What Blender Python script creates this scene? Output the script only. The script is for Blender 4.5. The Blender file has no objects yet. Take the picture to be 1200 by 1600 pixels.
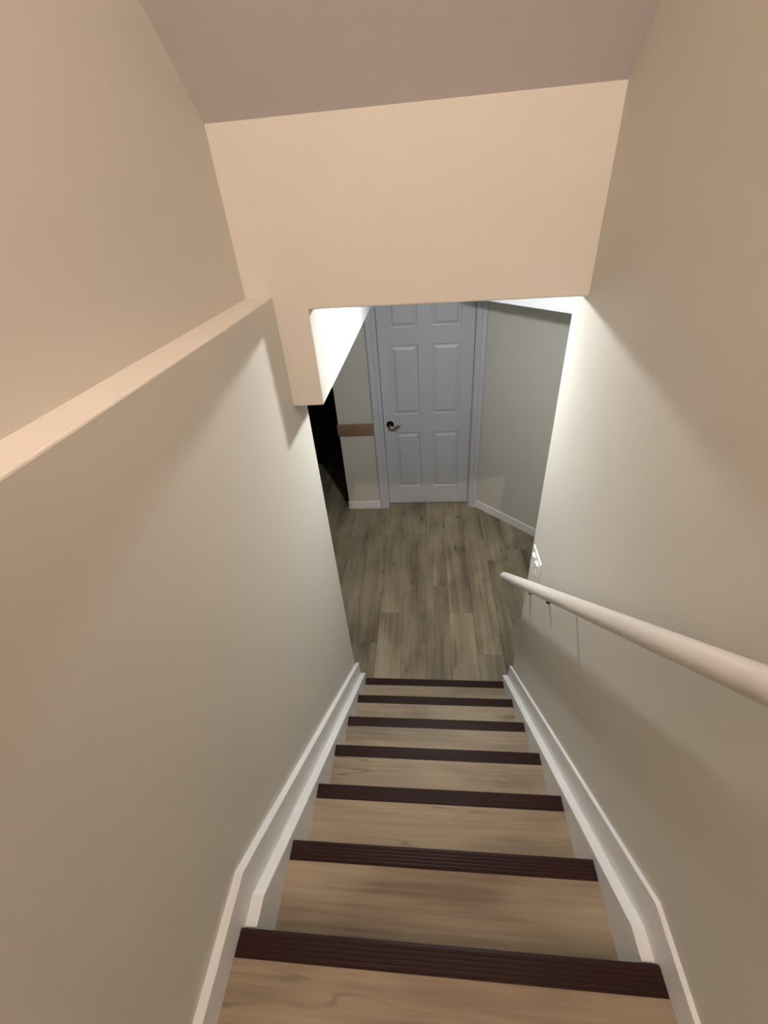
import bpy, bmesh, math, random
from mathutils import Vector, Matrix

# ------------------------------------------------------------------ camera, world, exposure
scene = bpy.context.scene
COL = scene.collection
random.seed(7)

def look_matrix(pos, pitch, yaw, roll):
    a, b, c = (math.radians(v) for v in (pitch, yaw, roll))
    fw = Vector((math.sin(b)*math.cos(a), math.cos(b)*math.cos(a), math.sin(a)))
    r = Vector((math.cos(b), -math.sin(b), 0)); u = r.cross(fw)
    r2 = r*math.cos(c) + u*math.sin(c); u2 = -r*math.sin(c) + u*math.cos(c)
    m = Matrix((r2, u2, -fw)).transposed().to_4x4(); m.translation = Vector(pos)
    return m

cam_data = bpy.data.cameras.new('camera'); cam = bpy.data.objects.new('camera', cam_data)
COL.objects.link(cam); scene.camera = cam
cam.matrix_world = look_matrix((-.0061, -1.6251, 2.6849), -35.656, -7.3188, -5.0981)
cam_data.sensor_fit = 'VERTICAL'; cam_data.sensor_height = 24; cam_data.lens = 24*677.94/1600
cam_data.clip_start = .02

world = bpy.data.worlds.new('world'); scene.world = world; world.use_nodes = True
world.node_tree.nodes['Background'].inputs[0].default_value = (.9, .85, .8, 1)
world.node_tree.nodes['Background'].inputs[1].default_value = 0.0

vs = scene.view_settings
vs.view_transform = 'Standard'; vs.look = 'None'; vs.gamma = 1; vs.exposure = 0.1
vs.use_curve_mapping = False

WARM = (1.0, .775, .645); WARM_POWER = 3700.0     # stairwell ceiling light (bulb emission)
COOL = (.955, .985, .99); COOL_POWER = 690.0      # hall ceiling light (diffuser emission)
HALL_LIGHT = (0.03, .42)
STAIR_LIGHT = (0.19, -2.6, 4.75)

# ------------------------------------------------------------------ dimensions (metres)
R, T = .19, .2339                     # riser, tread run; lower floor z = 0, first nosing at y = 0
XL, XR = -.477, .477                  # stair walls
XU = -.561                            # upper left wall above the ledge
ZLEDGE = 2.467
TL, TR = -.428, .4385                 # tread ends
LL, LR = -.457, .466                  # landing ends (face of baseboard)
YN7 = -1.402; ZL = 7*R
YEL, YER = -.025, -.02                # ends of the stair walls
YBACK = -4.0
YW, YD = 2.165, 2.247                 # hall end wall face, door face
HCEIL = 2.51

# ------------------------------------------------------------------ materials
def new_mat(name):
    m = bpy.data.materials.new(name); m.use_nodes = True
    nt = m.node_tree; return m, nt, nt.nodes, nt.links, nt.nodes['Principled BSDF']

def paint(name, col, rough=.6, bump=.04, scale=350):
    m, nt, n, l, b = new_mat(name)
    tc = n.new('ShaderNodeTexCoord'); no = n.new('ShaderNodeTexNoise')
    no.inputs['Scale'].default_value = scale; no.inputs['Detail'].default_value = 3
    l.new(tc.outputs['Object'], no.inputs['Vector'])
    bp = n.new('ShaderNodeBump'); bp.inputs['Strength'].default_value = bump; bp.inputs['Distance'].default_value = .002
    l.new(no.outputs['Fac'], bp.inputs['Height']); l.new(bp.outputs['Normal'], b.inputs['Normal'])
    no2 = n.new('ShaderNodeTexNoise'); no2.inputs['Scale'].default_value = 2.5; no2.inputs['Detail'].default_value = 2
    l.new(tc.outputs['Object'], no2.inputs['Vector'])
    mx = n.new('ShaderNodeMix'); mx.data_type = 'RGBA'
    mx.inputs['A'].default_value = (*[c*.97 for c in col], 1); mx.inputs['B'].default_value = (*[min(1, c*1.03) for c in col], 1)
    l.new(no2.outputs['Fac'], mx.inputs['Factor']); l.new(mx.outputs['Result'], b.inputs['Base Color'])
    b.inputs['Roughness'].default_value = rough
    return m

def plain(name, col, rough=.5, metal=0, spec=.5):
    m, nt, n, l, b = new_mat(name); b.inputs['Specular IOR Level'].default_value = spec
    tc = n.new('ShaderNodeTexCoord'); no = n.new('ShaderNodeTexNoise'); no.inputs['Scale'].default_value = 60
    l.new(tc.outputs['Object'], no.inputs['Vector'])
    mr = n.new('ShaderNodeMapRange'); mr.inputs['To Min'].default_value = max(.02, rough-.05); mr.inputs['To Max'].default_value = min(1, rough+.05)
    l.new(no.outputs['Fac'], mr.inputs['Value']); l.new(mr.outputs['Result'], b.inputs['Roughness'])
    b.inputs['Base Color'].default_value = (*col, 1); b.inputs['Metallic'].default_value = metal
    return m

def emit(name, col, strength):
    m, nt, n, l, b = new_mat(name)
    b.inputs['Base Color'].default_value = (.8, .8, .8, 1)
    b.inputs['Emission Color'].default_value = (*col, 1); b.inputs['Emission Strength'].default_value = strength
    return m

def oak(name, along, light, mid, dark, rough=.5, jitter=.16, contrast=1.0, wts=(.28, .32, .40), wob=.35, vein=.35, knot=(2.6, 6.0), ksel=.62, ksize=.14):
    """printed oak plank: long streaks, soft dark bands and knots; differs from plank to plank"""
    m, nt, n, l, b = new_mat(name)
    tc = n.new('ShaderNodeTexCoord'); oi = n.new('ShaderNodeObjectInfo')
    sc = n.new('ShaderNodeVectorMath'); sc.operation = 'MULTIPLY_ADD'
    l.new(oi.outputs['Random'], sc.inputs[0]); sc.inputs[1].default_value = (37, 53, 71)
    l.new(tc.outputs['Object'], sc.inputs[2])
    def mapped(sa, sb):
        mp = n.new('ShaderNodeMapping'); mp.inputs['Scale'].default_value = (sb, sa, 5) if along == 'Y' else (sa, sb, 5)
        l.new(sc.outputs['Vector'], mp.inputs['Vector']); return mp
    def noise(mp, s, d=4, dist=0.0):
        t = n.new('ShaderNodeTexNoise'); t.inputs['Scale'].default_value = s; t.inputs['Detail'].default_value = d
        t.inputs['Distortion'].default_value = dist
        l.new(mp.outputs['Vector'], t.inputs['Vector']); return t
    band = noise(mapped(.9, 11), 1.0, 3, wob)       # wide soft bands along the plank
    fine = noise(mapped(2.2, 75), 1.0, 4, .25)      # fine grain
    blot = noise(mapped(2.0, 5), 1.0, 2, .6)        # blotches
    cr = n.new('ShaderNodeValToRGB'); e = cr.color_ramp.elements
    e[0].position = .5-.2/contrast; e[0].color = (*dark, 1); e[1].position = .5+.17/contrast; e[1].color = (*light, 1)
    k = e.new(.5); k.color = (*mid, 1)
    a1 = n.new('ShaderNodeMath'); a1.operation = 'MULTIPLY_ADD'; a1.inputs[1].default_value = wts[0]
    l.new(fine.outputs['Fac'], a1.inputs[0])
    a2 = n.new('ShaderNodeMath'); a2.operation = 'MULTIPLY_ADD'; a2.inputs[1].default_value = wts[1]
    l.new(blot.outputs['Fac'], a2.inputs[0])
    a3 = n.new('ShaderNodeMath'); a3.operation = 'MULTIPLY'; a3.inputs[1].default_value = wts[2]
    l.new(band.outputs['Fac'], a3.inputs[0]); l.new(a3.outputs[0], a2.inputs[2]); l.new(a2.outputs[0], a1.inputs[2])
    l.new(a1.outputs[0], cr.inputs['Fac'])
    # knots
    vo = n.new('ShaderNodeTexVoronoi'); vo.inputs['Scale'].default_value = 1.0
    l.new(mapped(*knot).outputs['Vector'], vo.inputs['Vector'])
    kn = n.new('ShaderNodeMapRange'); kn.inputs['From Min'].default_value = ksize*.15; kn.inputs['From Max'].default_value = ksize
    kn.inputs['To Min'].default_value = .38; kn.inputs['To Max'].default_value = 1.0; kn.interpolation_type = 'SMOOTHSTEP'
    l.new(vo.outputs['Distance'], kn.inputs['Value'])
    sel = n.new('ShaderNodeMath'); sel.operation = 'GREATER_THAN'; sel.inputs[1].default_value = ksel
    sp = n.new('ShaderNodeSeparateColor'); l.new(vo.outputs['Color'], sp.inputs[0]); l.new(sp.outputs[0], sel.inputs[0])
    kf = n.new('ShaderNodeMix'); kf.data_type = 'FLOAT'; kf.inputs['A'].default_value = 1.0
    l.new(sel.outputs[0], kf.inputs['Factor']); l.new(kn.outputs['Result'], kf.inputs['B'])
    jr = n.new('ShaderNodeMapRange'); jr.inputs['To Min'].default_value = 1-jitter; jr.inputs['To Max'].default_value = 1+jitter*.6
    l.new(oi.outputs['Random'], jr.inputs['Value'])
    mu = n.new('ShaderNodeMath'); mu.operation = 'MULTIPLY'; l.new(jr.outputs['Result'], mu.inputs[0]); l.new(kf.outputs['Result'], mu.inputs[1])
    # thin dark veins that come and go
    vn = noise(mapped(1.3, 11), 1.0, 3, .5)
    df = n.new('ShaderNodeMath'); df.operation = 'SUBTRACT'; df.inputs[1].default_value = .5; l.new(vn.outputs['Fac'], df.inputs[0])
    ab = n.new('ShaderNodeMath'); ab.operation = 'ABSOLUTE'; l.new(df.outputs[0], ab.inputs[0])
    vr = n.new('ShaderNodeMapRange'); vr.inputs['From Max'].default_value = .016; vr.inputs['To Min'].default_value = vein; vr.inputs['To Max'].default_value = 0
    l.new(ab.outputs[0], vr.inputs['Value'])
    vk = noise(mapped(2.3, 4), 1.3, 2)
    vq = n.new('ShaderNodeMapRange'); vq.inputs['From Min'].default_value = .5; vq.inputs['From Max'].default_value = .66; l.new(vk.outputs['Fac'], vq.inputs['Value'])
    vx = n.new('ShaderNodeMath'); vx.operation = 'MULTIPLY'; l.new(vr.outputs['Result'], vx.inputs[0]); l.new(vq.outputs['Result'], vx.inputs[1])
    vo1 = n.new('ShaderNodeMath'); vo1.operation = 'SUBTRACT'; vo1.inputs[0].default_value = 1.0; l.new(vx.outputs[0], vo1.inputs[1])
    mu2 = n.new('ShaderNodeMath'); mu2.operation = 'MULTIPLY'; l.new(mu.outputs[0], mu2.inputs[0]); l.new(vo1.outputs[0], mu2.inputs[1]); mu = mu2
    vm = n.new('ShaderNodeVectorMath'); vm.operation = 'SCALE'
    l.new(cr.outputs['Color'], vm.inputs[0]); l.new(mu.outputs[0], vm.inputs['Scale'])
    l.new(vm.outputs['Vector'], b.inputs['Base Color'])
    b.inputs['Roughness'].default_value = rough; b.inputs['Specular IOR Level'].default_value = .3
    bp = n.new('ShaderNodeBump'); bp.inputs['Strength'].default_value = .08; bp.inputs['Distance'].default_value = .001
    l.new(fine.outputs['Fac'], bp.inputs['Height']); l.new(bp.outputs['Normal'], b.inputs['Normal'])
    return m

M = dict(
    wall=paint('wall_paint', (.612, .59, .525), .7),
    ceiling=paint('ceiling_paint', (.72, .68, .69), .8, .06),
    white_wall=paint('white_soffit_paint', (.74, .75, .75), .6),
    trim=paint('trim_paint', (.80, .80, .785), .35, .01),
    door=paint('door_paint', (.55, .56, .59), .4, .02, 500),
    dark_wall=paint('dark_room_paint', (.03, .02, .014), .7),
    floor=oak('hall_oak_vinyl', 'Y', (.335, .29, .203), (.24, .202, .136), (.115, .093, .06), .5, .16, 1.35, (.16, .36, .48), .45, .55, (1.9, 6.5), .35),
    tread=oak('tread_oak_vinyl', 'X', (.355, .285, .19), (.28, .22, .143), (.155, .115, .073), .5, .10, 1.3, (.24, .46, .30), .8, .6, (3.2, 8.0), .68, .1),
    subfloor=plain('subfloor', (.05, .042, .032), .8),
    nosing=plain('nosing_vinyl', (.021, .0085, .0066), .45, 0, .12),
    rail=paint('rail_paint', (.74, .71, .66), .3, .01),
    plastic=plain('switch_plastic', (.80, .80, .80), .25),
    bronze=plain('dark_metal', (.02, .017, .014), .3, .8),
    nickel=plain('satin_nickel', (.42, .40, .37), .22, 1),
    wood=oak('strip_wood', 'X', (.42, .27, .16), (.32, .195, .11), (.18, .105, .058), .45, .05),
)

# ------------------------------------------------------------------ mesh helpers
def link(name, bm, mat, parent=None, bevel=0, smooth=False, seg=2):
    bmesh.ops.recalc_face_normals(bm, faces=bm.faces)
    me = bpy.data.meshes.new(name); bm.to_mesh(me); bm.free(); me.materials.append(M[mat] if isinstance(mat, str) else mat)
    o = bpy.data.objects.new(name, me); COL.objects.link(o)
    if parent is not None: o.parent = parent
    if smooth:
        for p in me.polygons: p.use_smooth = True
    if bevel:
        md = o.modifiers.new('bevel', 'BEVEL'); md.width = bevel; md.segments = seg; md.limit_method = 'ANGLE'; md.angle_limit = math.radians(35)
    return o

def hexa(bm, p):
    """8 points: bottom ring 0-3, top ring 4-7"""
    v = [bm.verts.new(q) for q in p]
    for f in ((0,1,2,3), (4,5,6,7), (0,1,5,4), (1,2,6,5), (2,3,7,6), (3,0,4,7)): bm.faces.new([v[i] for i in f])

def add_box(bm, x0, x1, y0, y1, z0, z1):
    hexa(bm, [(x0,y0,z0), (x1,y0,z0), (x1,y1,z0), (x0,y1,z0), (x0,y0,z1), (x1,y0,z1), (x1,y1,z1), (x0,y1,z1)])

def box(name, x0, x1, y0, y1, z0, z1, mat, parent=None, bevel=0):
    bm = bmesh.new(); add_box(bm, x0, x1, y0, y1, z0, z1); return link(name, bm, mat, parent, bevel)

def prism(name, pts, axis, a, b, mat, parent=None, bevel=0, smooth=False):
    """polygon pts extruded along an axis. axis X: pts=(y,z); Y: pts=(x,z); Z: pts=(x,y)"""
    mk = {'X': lambda p, t: (t, p[0], p[1]), 'Y': lambda p, t: (p[0], t, p[1]), 'Z': lambda p, t: (p[0], p[1], t)}[axis]
    bm = bmesh.new(); A = [bm.verts.new(mk(p, a)) for p in pts]; B = [bm.verts.new(mk(p, b)) for p in pts]
    bm.faces.new(A); bm.faces.new(B[::-1]); n = len(pts)
    for i in range(n): bm.faces.new((A[i], A[(i+1) % n], B[(i+1) % n], B[i]))
    return link(name, bm, mat, parent, bevel, smooth)

def tube(bm, path, radii, seg=16, flat=(1, 1), up=Vector((0, 0, 1))):
    """round tube through the path; radii per point; closed ends"""
    path = [Vector(p) for p in path]; rings = []
    for i, p in enumerate(path):
        d = (path[min(i+1, len(path)-1)] - path[max(i-1, 0)]).normalized()
        s = d.cross(up)
        s = s.normalized() if s.length > 1e-4 else Vector((1, 0, 0))
        t = s.cross(d).normalized(); r = radii[i] if isinstance(radii, (list, tuple)) else radii
        rings.append([bm.verts.new(p + s*math.cos(k*2*math.pi/seg)*r*flat[0] + t*math.sin(k*2*math.pi/seg)*r*flat[1]) for k in range(seg)])
    for A, B in zip(rings, rings[1:]):
        for k in range(seg): bm.faces.new((A[k], A[(k+1) % seg], B[(k+1) % seg], B[k]))
    bm.faces.new(rings[0]); bm.faces.new(rings[-1][::-1])

def lathe(bm, prof, origin, axis, seg=32):
    """profile (r, h) turned about axis from origin"""
    ax = Vector(axis).normalized(); s = ax.orthogonal().normalized(); t = ax.cross(s); O = Vector(origin); rings = []
    for r, h in prof:
        rings.append([bm.verts.new(O + ax*h + (s*math.cos(k*2*math.pi/seg) + t*math.sin(k*2*math.pi/seg))*max(r, 1e-4)) for k in range(seg)])
    for A, B in zip(rings, rings[1:]):
        for k in range(seg): bm.faces.new((A[k], A[(k+1) % seg], B[(k+1) % seg], B[k]))
    bm.faces.new(rings[0]); bm.faces.new(rings[-1][::-1])

def tag(o, label, cat, group=None):
    o['label'] = label; o['category'] = cat
    if group: o['group'] = group
    return o

def struct(o, label, cat):
    o['kind'] = 'structure'; return tag(o, label, cat)

def thing(name, label, cat, loc=(0, 0, 0)):
    o = bpy.data.objects.new(name, None); COL.objects.link(o); o.location = loc; o.empty_display_size = .1
    return tag(o, label, cat)

def keep(o, parent):
    """parent a mesh built in world coordinates under an Empty that has a location"""
    o.parent = parent; o.matrix_parent_inverse = Matrix.Translation(parent.location).inverted(); return o

# ------------------------------------------------------------------ stairwell shell
wl = box('wall_left', -.66, XL, YBACK, YEL, -.02, ZLEDGE, 'wall', bevel=.004)
struct(wl, 'beige lower stair wall on the left with a flat ledge on top', 'wall')
bm = bmesh.new(); add_box(bm, -.70, XU, YBACK, -.06, ZLEDGE-.02, 5.0)
struct(link('wall_upper_left', bm, 'wall'), 'beige upper stair wall set back above the left ledge', 'wall')
struct(box('wall_right', XR, .60, YBACK, YER, -.02, 5.0, 'wall', bevel=.005), 'beige stair wall on the right behind the handrail', 'wall')

# header over the stairs with the low leg of the soffit at its left
out = [(-.60, 2.44), (-.50, 2.44), (-.50, 2.113), (-.371, 2.113), (-.371, 2.424), (.53, 2.406), (.53, 3.0), (-.60, 3.0)]
fy = lambda x: -.191 + (x+.561)/(.477+.561)*.036
bm = bmesh.new(); A = [bm.verts.new((x, fy(x), z)) for x, z in out]; B = [bm.verts.new((x, -.03, z)) for x, z in out]
bm.faces.new(A); bm.faces.new(B[::-1])
for i in range(len(out)): bm.faces.new((A[i], A[(i+1) % len(out)], B[(i+1) % len(out)], B[i]))
struct(link('wall_header', bm, 'wall', bevel=.004), 'beige header wall hanging across the stairs above the opening', 'wall')

# sloped ceiling following the stairs, then flat over the upper landing
def zc(y): return 2.873 + .868*(-.173-y)
bm = bmesh.new(); yk = -.173-(4.75-2.873)/.868
def cp(x, d=0):   # bottom front edge meets the header at the same height on both sides
    return (x, fy(x)+.02, 2.873-.0174+d)
hexa(bm, [(-.62, yk, 4.75), (.53, yk, 4.75), cp(.53), cp(-.62), (-.62, yk, 4.9), (.53, yk, 4.9), cp(.53, .2), cp(-.62, .2)])
add_box(bm, -.62, .53, YBACK, yk+.0005, 4.75, 4.9)
struct(link('ceiling', bm, 'ceiling'), 'sloped painted ceiling over the stairs', 'ceiling')
struct(box('wall_back', -.70, .60, YBACK-.12, YBACK, 1.2, 5.0, 'dark_wall'), 'wall closing the upper landing behind the viewpoint, coloured dark to cut bounced light', 'wall')  # unseen wall, dark colour chosen to weaken light bounced onto the landing

# ------------------------------------------------------------------ hall shell
struct(box('floor', -3.2, 3.2, -.30, 4.2, -.10, -.008, 'subfloor'), 'grey brown oak plank floor of the lower hall', 'floor')
floor = bpy.data.objects['floor']
struct(box('ceiling_hall', -3.2, 3.2, -.03, 4.2, HCEIL, HCEIL+.1, 'white_wall'), 'white ceiling of the lower hall', 'ceiling')
struct(box('wall_soffit', -.95, -.371, -.03, YW, 2.113, HCEIL, 'white_wall', bevel=.003), 'white boxed soffit running along the left of the hall', 'wall')
# end wall with the door opening (left piece, right sliver, above the door)
DO0, DO1, DZT = -.445, .414, 2.155
bm = bmesh.new()
add_box(bm, -.857, DO0, YW, YW+.12, 0, HCEIL)
add_box(bm, DO1, .62, YW, YW+.12, 0, HCEIL)
add_box(bm, DO0-.001, DO1+.001, YW, YW+.12, DZT, HCEIL)
struct(link('wall_end', bm, 'wall'), 'beige grey hall end wall around the white door', 'wall')
# angled wall at the right
s2 = math.sqrt(.5); W0 = Vector((.486, 2.160, 0)); D = Vector((s2, -s2, 0)); N = Vector((-s2, -s2, 0))
def slab(name, t0, t1, n0, n1, z0, z1, mat, bevel=0):
    p = lambda t, nn, z: tuple(W0 + D*t + N*nn + Vector((0, 0, z)))
    bm = bmesh.new(); hexa(bm, [p(t0,n0,z0), p(t1,n0,z0), p(t1,n1,z0), p(t0,n1,z0), p(t0,n0,z1), p(t1,n0,z1), p(t1,n1,z1), p(t0,n1,z1)])
    return link(name, bm, mat, None, bevel)
struct(slab('wall_angled', -.02, 2.9, -.12, 0, 0, HCEIL, 'wall'), 'beige grey angled wall to the right of the door', 'wall')
bp_ = lambda t, nn, z: tuple(W0 + D*t + N*nn + Vector((0, 0, z)))
na, nb, ta = .511, .83, .1
bm = bmesh.new(); hexa(bm, [bp_(ta,-.02,2.106), bp_(2.9,-.02,2.106), bp_(2.9,nb,2.106), bp_(ta,na,2.106), bp_(ta,-.02,HCEIL), bp_(2.9,-.02,HCEIL), bp_(2.9,nb,HCEIL), bp_(ta,na,HCEIL)])
struct(link('wall_bulkhead', bm, 'white_wall', None, .003), 'white bulkhead projecting above the angled wall', 'wall')
struct(box('wall_near', .55, 3.2, -.15, YER-.004, -.02, HCEIL, 'wall'), 'beige hall wall behind the right end of the stair wall', 'wall')
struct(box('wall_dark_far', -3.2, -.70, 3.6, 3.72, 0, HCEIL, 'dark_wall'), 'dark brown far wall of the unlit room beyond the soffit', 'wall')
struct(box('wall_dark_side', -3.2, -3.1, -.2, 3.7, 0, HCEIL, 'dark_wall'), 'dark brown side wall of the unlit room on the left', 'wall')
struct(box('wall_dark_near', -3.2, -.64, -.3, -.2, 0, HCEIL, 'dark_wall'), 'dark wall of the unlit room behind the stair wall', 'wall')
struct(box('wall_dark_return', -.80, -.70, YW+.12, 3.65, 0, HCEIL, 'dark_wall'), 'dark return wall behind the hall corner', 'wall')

# ------------------------------------------------------------------ hall floor planks
PW, PL, GAP = .1833, 1.29, .0011
def plank_mesh(w, l, th=.008):
    bm = bmesh.new(); c = .0012
    p = [(-w/2, 0), (w/2, 0), (w/2, l), (-w/2, l)]; q = [(-w/2+c, c), (w/2-c, c), (w/2-c, l-c), (-w/2+c, l-c)]
    a = [bm.verts.new((x, y, -th)) for x, y in p]; b = [bm.verts.new((x, y, -c*.7)) for x, y in p]; d = [bm.verts.new((x, y, 0)) for x, y in q]
    bm.faces.new(a)
    for k in range(4):
        bm.faces.new((a[k], a[(k+1) % 4], b[(k+1) % 4], b[k])); bm.faces.new((b[k], b[(k+1) % 4], d[(k+1) % 4], d[k]))
    bm.faces.new(d)
    return bm
base = link('plank', plank_mesh(PW-GAP, PL-GAP), 'floor', floor)
ends = {-4: .42, -3: 1.325-1.29, -2: .42, -1: .71, 0: .422, 1: 1.01, 2: .717, 3: .33, 4: 1.32, 5: 1.47, 6: .6, 7: 1.1}
first = True
for c in range(-11, 12):
    x = -.959 + PW*(c+4) + PW/2 if True else 0
    e = {-5: .9, -4: 1.02, -3: 1.325, -2: .42, -1: .71, 0: .422, 1: 1.01, 2: .717, 3: .33, 4: 1.32, 5: 1.47, 6: .55, 7: 1.1}.get(c, (c*.47) % 1.29)
    y = e - PL*math.ceil((e+.02)/PL)
    while y < 3.6:
        xc = -.775 + PW*(c+3) + PW/2
        y1 = y + PL
        if y1 > -.02 and (xc > -.8 or y1 < 4.3) and xc < 1.9 and xc > -2.6:
            o = base if first else base.copy()
            if not first: COL.objects.link(o); o.parent = floor
            first = False; o.location = (xc, y, 0)
        y = y1

# ------------------------------------------------------------------ landing floor
lf = box('floor_landing', LL-.01, LR+.006, YBACK, YN7-.02, ZL-.16, ZL-.009, 'subfloor')
struct(lf, 'oak plank floor of the upper landing at the bottom of the picture', 'floor')
pb = None
for k in range(14):
    y1 = YN7-.048-k*PW; y0 = max(y1-PW+GAP, YBACK)
    c = .001
    bm = bmesh.new(); add_box(bm, LL, LR, 0, y1-y0, -.008, 0)
    o = link('plank', bm, 'tread', lf); o.location = (0, y0, ZL)

# ------------------------------------------------------------------ staircase
st = thing('staircase', 'straight oak staircase with dark ribbed nosings and white stringers', 'staircase')
def nosing_profile():
    d, n = .0505, 5
    top = [(0.0, -.036), (0.0, -.004), (-.0012, -.0012), (-.004, 0)]
    p = []
    # front lip then ribs toward the back
    p += [(0.0, -.036), (0.0, -.005), (-.0015, -.0014), (-.005, .0004)]
    w = (d-.008)/n
    for k in range(n):
        y = -.006 - k*w
        p += [(y, .0008), (y-w*.15, .0012), (y-w*.70, .0012), (y-w*.85, .0004)]
    p += [(-d, .0004), (-d, -.006), (-.006, -.006), (-.006, -.036)]
    return p
NP = nosing_profile()
for k in range(1, 8):
    y = -(k-1)*T if k < 7 else YN7
    z = k*R
    a, b = (TL, TR) if k < 7 else (LL, LR)
    prism('nosing', [(y+p[0], z+p[1]) for p in NP], 'X', a+.0005, b-.0005, 'nosing', st)
    if k < 7:
        bm = bmesh.new(); L = T+.03-.05
        add_box(bm, TL, TR, -L, 0, -.02, 0)
        o = link('tread', bm, 'tread', st); o.location = (0, y-.0505, z)
    bm = bmesh.new(); add_box(bm, TL, TR, -.012, 0, 0, R-.02 if k > 1 else R-.012)
    o = link('riser', bm, 'tread', st); o.location = (0, y-.022, z-R)
for (a, b, e, ze) in ((LL-.004, TL, .010, .226), (TR, LR+.004, .032, .206)):
    pts = [(e, 0), (e, ze), (-1.338, 1.306), (-1.398, 1.306), (-1.398, .95), (-.38, 0)]
    prism('stringer', pts, 'X', a, b, 'trim', st, bevel=.0025)

# white baseboards climbing the stair walls
for side, a, b, e in (('left', XL-.003, LL, .004), ('right', LR, XR+.003, .012)):
    zt = ZL+.0876; zk = zt-(e+1.322)*.812
    pts = [(YBACK, ZL-.1), (YBACK, zt), (-1.322, zt), (e, zk), (e, .0), (-.3, 0), (-1.6, ZL-.1)]
    o = prism('baseboard_'+side, pts, 'X', a, b, 'trim', None, bevel=.002)
    struct(o, f'white skirting board climbing the {side} stair wall', 'baseboard')

# ------------------------------------------------------------------ hall trim and door
o = box('baseboard_end', -.866, -.515, YW-.013, YW+.002, 0, .09, 'trim', bevel=.003)
struct(o, 'short white baseboard on the wall left of the door', 'baseboard')
o = slab('baseboard_angled', .0, 2.9, -.002, .013, 0, .085, 'trim', .003)
struct(o, 'white baseboard along the angled wall right of the door', 'baseboard')

# casing: moulded profile (u across from the opening outward, v proud of the wall)
CP = [(0, 0), (0, .008), (.004, .012), (.022, .013), (.025, .007), (.032, .007), (.037, .016), (.060, .019), (.070, .019), (.075, .015), (.075, 0)]
tr = thing('trim_1', 'white moulded casing and jamb framing the hall door', 'door frame', (0, YW, 0)); tr['kind'] = 'structure'
CI0, CI1 = -.436, .408
keep(prism('casing', [(CI0-u*1.1, YW-v) for u, v in CP], 'Z', 0, DZT+.07, 'door'), tr)
keep(prism('casing', [(CI1+u, YW-v) for u, v in CP], 'Z', 0, DZT+.07, 'door'), tr)
keep(prism('casing', [(YW-v, DZT+.005+u) for u, v in CP], 'X', CI0-.08, CI1+.075, 'door'), tr)
keep(box('jamb', -.447, -.4295, YW-.001, YW+.12, 0, DZT, 'door'), tr)
keep(box('jamb', .3985, .416, YW-.001, YW+.12, 0, DZT, 'door'), tr)
keep(box('jamb', -.447, .416, YW-.001, YW+.12, DZT-.01, DZT+.008, 'door'), tr)

# six-panel door: flat skin with six moulded recesses, raised fields as parts
X0, X1, Z0, Z1 = -.427, .3965, .008, 2.14
px = [(-.322, -.082), (.041, .283)]; pz = [(.215, .831), (1.018, 1.655), (1.795, 2.035)]
bm = bmesh.new()
xs = sorted([X0, X1] + [v for p in px for v in p]); zs = sorted([Z0, Z1] + [v for p in pz for v in p])
V = {}
def vv(x, z, y):
    k = (round(x, 5), round(z, 5), round(y, 5))
    if k not in V: V[k] = bm.verts.new((x, y, z))
    return V[k]
def ring(x0, x1, z0, z1, y): return [vv(x0, z0, y), vv(x1, z0, y), vv(x1, z1, y), vv(x0, z1, y)]
steps = [(0, 0), (.005, .010), (.012, .012), (.016, .012)]
for i in range(len(xs)-1):
    for j in range(len(zs)-1):
        x0, x1, z0, z1 = xs[i], xs[i+1], zs[j], zs[j+1]
        if (x0, x1) in px and (z0, z1) in pz:
            prev = ring(x0, x1, z0, z1, YD)
            for ins, dep in steps[1:]:
                cur = ring(x0+ins, x1-ins, z0+ins, z1-ins, YD+dep)
                for k in range(4): bm.faces.new((prev[k], prev[(k+1) % 4], cur[(k+1) % 4], cur[k]))
                prev = cur
            bm.faces.new(prev)
        else: bm.faces.new(ring(x0, x1, z0, z1, YD))
# back and sides
b4 = [bm.verts.new((x, YD+.035, z)) for x, z in ((X0, Z0), (X1, Z0), (X1, Z1), (X0, Z1))]; bm.faces.new(b4[::-1])
border = lambda pts, a, b: bm.faces.new(pts + [b4[b], b4[a]])
border([vv(x, Z0, YD) for x in xs], 0, 1); border([vv(X1, z, YD) for z in zs], 1, 2)
border([vv(x, Z1, YD) for x in xs[::-1]], 2, 3); border([vv(X0, z, YD) for z in zs[::-1]], 3, 0)
dr = thing('door_1', 'white six-panel interior door with a dark lever handle', 'door', (X0, YD, 0)); dr['kind'] = 'structure'
keep(link('slab', bm, 'door'), dr)
for a, b in px:
    for c, d in pz:
        bm = bmesh.new(); i0, i1, dep, up = .016, .042, .0122, .001
        A = [bm.verts.new((x, YD+dep, z)) for x, z in ((a+i0, c+i0), (b-i0, c+i0), (b-i0, d-i0), (a+i0, d-i0))]
        B = [bm.verts.new((x, YD+up, z)) for x, z in ((a+i1, c+i1), (b-i1, c+i1), (b-i1, d-i1), (a+i1, d-i1))]
        for k in range(4): bm.faces.new((A[k], A[(k+1) % 4], B[(k+1) % 4], B[k]))
        bm.faces.new(B); bm.faces.new(A[::-1])
        keep(link('panel', bm, 'door'), dr)
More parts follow.
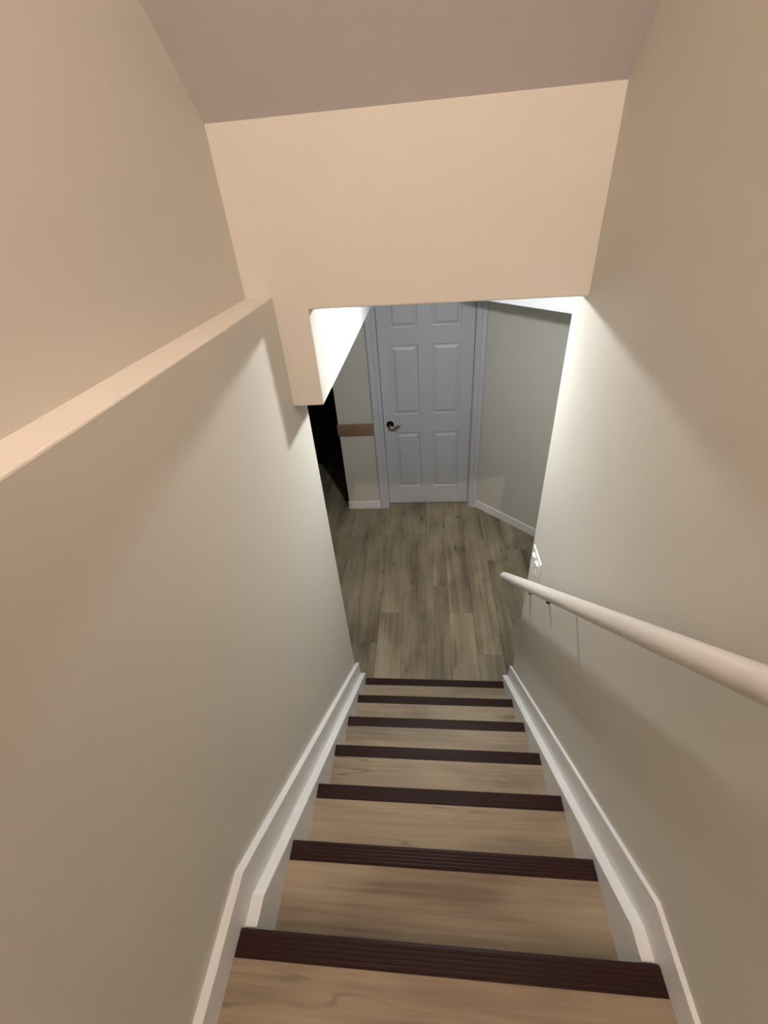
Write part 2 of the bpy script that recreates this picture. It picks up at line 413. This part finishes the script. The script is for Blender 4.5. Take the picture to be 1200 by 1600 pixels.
# lever handle
hx, hz = -.368, .925
bm = bmesh.new(); lathe(bm, [(.036, 0), (.036, .005), (.031, .010), (.020, .013), (.0, .0135)], (hx, YD, hz), (0, -1, 0))
hd = keep(link('door_handle', bm, 'bronze', None, smooth=False), dr)
hd['label'] = 'dark bronze round rose of the lever handle'
bm = bmesh.new(); tube(bm, [(hx, YD-.006, hz), (hx, YD-.05, hz)], .011, 14)
path = []; rad = []
for k in range(15):
    t = k/14; path.append((hx-.006+.118*t, YD-.05-.004*math.sin(t*math.pi), hz - .016*math.sin(t*math.pi*1.5) - .004*t)); rad.append(.0115-.004*t if k < 13 else .0075-.002*(k-12))
tube(bm, path, rad, 12, flat=(.8, 1.1))
lv = link('lever', bm, 'nickel', None, smooth=True); lv['label'] = 'satin nickel wave lever'
lv.parent = hd; lv.matrix_parent_inverse = Matrix.Translation(dr.location).inverted() @ Matrix.Translation(dr.location)

# wooden strip on the wall left of the door
o = box('wood_rail', -.868, -.520, YW-.020, YW+.0005, .868, .982, 'wood', bevel=.003)
tag(o, 'natural wood strip fixed across the wall left of the white door', 'wood strip')

# ------------------------------------------------------------------ handrail
RX, RS = XR-.088, .8476
def rz(y): return 1.0866 - y*RS
hr = thing('handrail', 'round cream handrail sloping down the right stair wall on brackets', 'handrail', (XR, -.9, 1.2))
dv = Vector((0, -1, RS)).normalized()
bm = bmesh.new(); P0 = Vector((RX, .113, rz(.113)))
ts = [0, .004, .012, .024, .04, .3, .8, 1.4, 2.0, 2.4]; rr = [.009, .0150, .0196, .0220, .0230, .0230, .0230, .0230, .0230, .0230]
tube(bm, [P0+dv*t for t in ts], rr, 28)
keep(link('rail', bm, 'rail', None, smooth=True), hr)
for by in (-.10, -.575, -1.55):
    zb = rz(by)-.0235                                  # underside of the rail
    bm = bmesh.new()                                   # painted arm behind the rail with a thin tapering leg below
    tube(bm, [(RX+.002, by, zb-.006), (RX+.03, by, zb-.008), (XR-.012, by, zb+.004), (XR+.001, by, zb+.004)], .0045, 10, up=Vector((0, 1, 0)))
    br = keep(link('bracket', bm, 'rail', None, smooth=True), hr)
    if by < -.2:
        bm = bmesh.new(); lg = lambda x, y, z: (RX+x, by+y, zb+z)
        hexa(bm, [lg(.030, -.001, -.138), lg(.0315, -.001, -.138), lg(.0315, .001, -.138), lg(.030, .001, -.138), lg(.001, -.004, -.006), lg(.007, -.004, -.006), lg(.007, .004, -.006), lg(.001, .004, -.006)])
        leg = link('bracket_leg', bm, 'rail'); leg.parent = br
    bm = bmesh.new()
    if by < -.2: add_box(bm, RX-.006, RX+.008, by-.010, by+.010, zb-.010, zb+.003)
    else: lathe(bm, [(.0, 0), (.014, 0), (.014, .008), (.0, .010)], (XR, by, zb-.055), (-1, 0, 0), 14)
    sd = link('fixing', bm, 'bronze'); sd.parent = br; sd['label'] = 'small dark metal fixing'

# ------------------------------------------------------------------ switch plate on the right wall
sy0, sy1, sz0, sz1 = -.190, -.050, 1.226, 1.350
sw = thing('light_switch', 'white double rocker switch plate on the right wall above the handrail', 'light switch', (XR, (sy0+sy1)/2, (sz0+sz1)/2))
keep(box('cover_plate', XR-.006, XR+.001, sy0, sy1, sz0, sz1, 'plastic', bevel=.002), sw)
for c in ((sy0+sy1)/2-.028, (sy0+sy1)/2+.028):
    zc_ = (sz0+sz1)/2
    keep(prism('rocker', [(XR-.004, zc_-.034), (XR-.004, zc_+.034), (XR-.0150, zc_+.034), (XR-.008, zc_), (XR-.0095, zc_-.034)], 'Y', c-.017, c+.017, 'plastic'), sw)

# ------------------------------------------------------------------ light fixtures (out of the picture)
M['cool_glow'] = emit('hall_lamp_glow', COOL, COOL_POWER); M['warm_glow'] = emit('stair_lamp_glow', WARM, WARM_POWER)
hx_, hy_ = HALL_LIGHT
cl = thing('hall_ceiling_light', 'round white ceiling light of the lower hall hidden behind the header', 'ceiling light', (hx_, hy_, HCEIL))
bm = bmesh.new(); lathe(bm, [(.0, 0), (.075, 0), (.075, .022), (.0, .022)], (hx_, hy_, HCEIL), (0, 0, -1)); keep(link('canopy', bm, 'trim'), cl)
bm = bmesh.new(); lathe(bm, [(.050, .022), (.050, .034), (.042, .043), (.022, .049), (.0, .050)], (hx_, hy_, HCEIL), (0, 0, -1)); keep(link('diffuser', bm, 'cool_glow', smooth=True), cl)
sx, sy, sz = STAIR_LIGHT
cl = thing('stair_ceiling_light', 'pendant light above the upper landing with an added metal dish that shades the near steps', 'ceiling light', (sx, sy, sz))
bm = bmesh.new(); lathe(bm, [(.0, 0), (.09, 0), (.09, .02), (.0, .025)], (sx, sy, sz), (0, 0, -1)); keep(link('canopy', bm, 'trim'), cl)
bm = bmesh.new(); lathe(bm, [(.012, .10), (.026, .115), (.034, .145), (.026, .172), (.0, .180)], (sx, sy, sz), (0, 0, -1)); keep(link('bulb', bm, 'warm_glow', smooth=True), cl)
bm = bmesh.new(); lathe(bm, [(.190, .43), (.186, .455), (.12, .485), (.0, .50), (.0, .496), (.118, .480), (.182, .452), (.186, .43)], (sx, sy, sz), (0, 0, -1)); keep(link('blocker_bowl', bm, 'bronze'), cl)  # added dish under the bulb, blocks its light from landing and near steps
bm = bmesh.new(); tube(bm, [(sx, sy, sz-.02), (sx, sy, sz-.105)], .008, 8)
for k in range(3):
    a = k*2*math.pi/3+.3
    tube(bm, [(sx+.08*math.cos(a), sy+.08*math.sin(a), sz-.01), (sx+0.186*math.cos(a), sy+0.186*math.sin(a), sz-.44)], .002, 6)
keep(link('stem', bm, 'bronze'), cl)
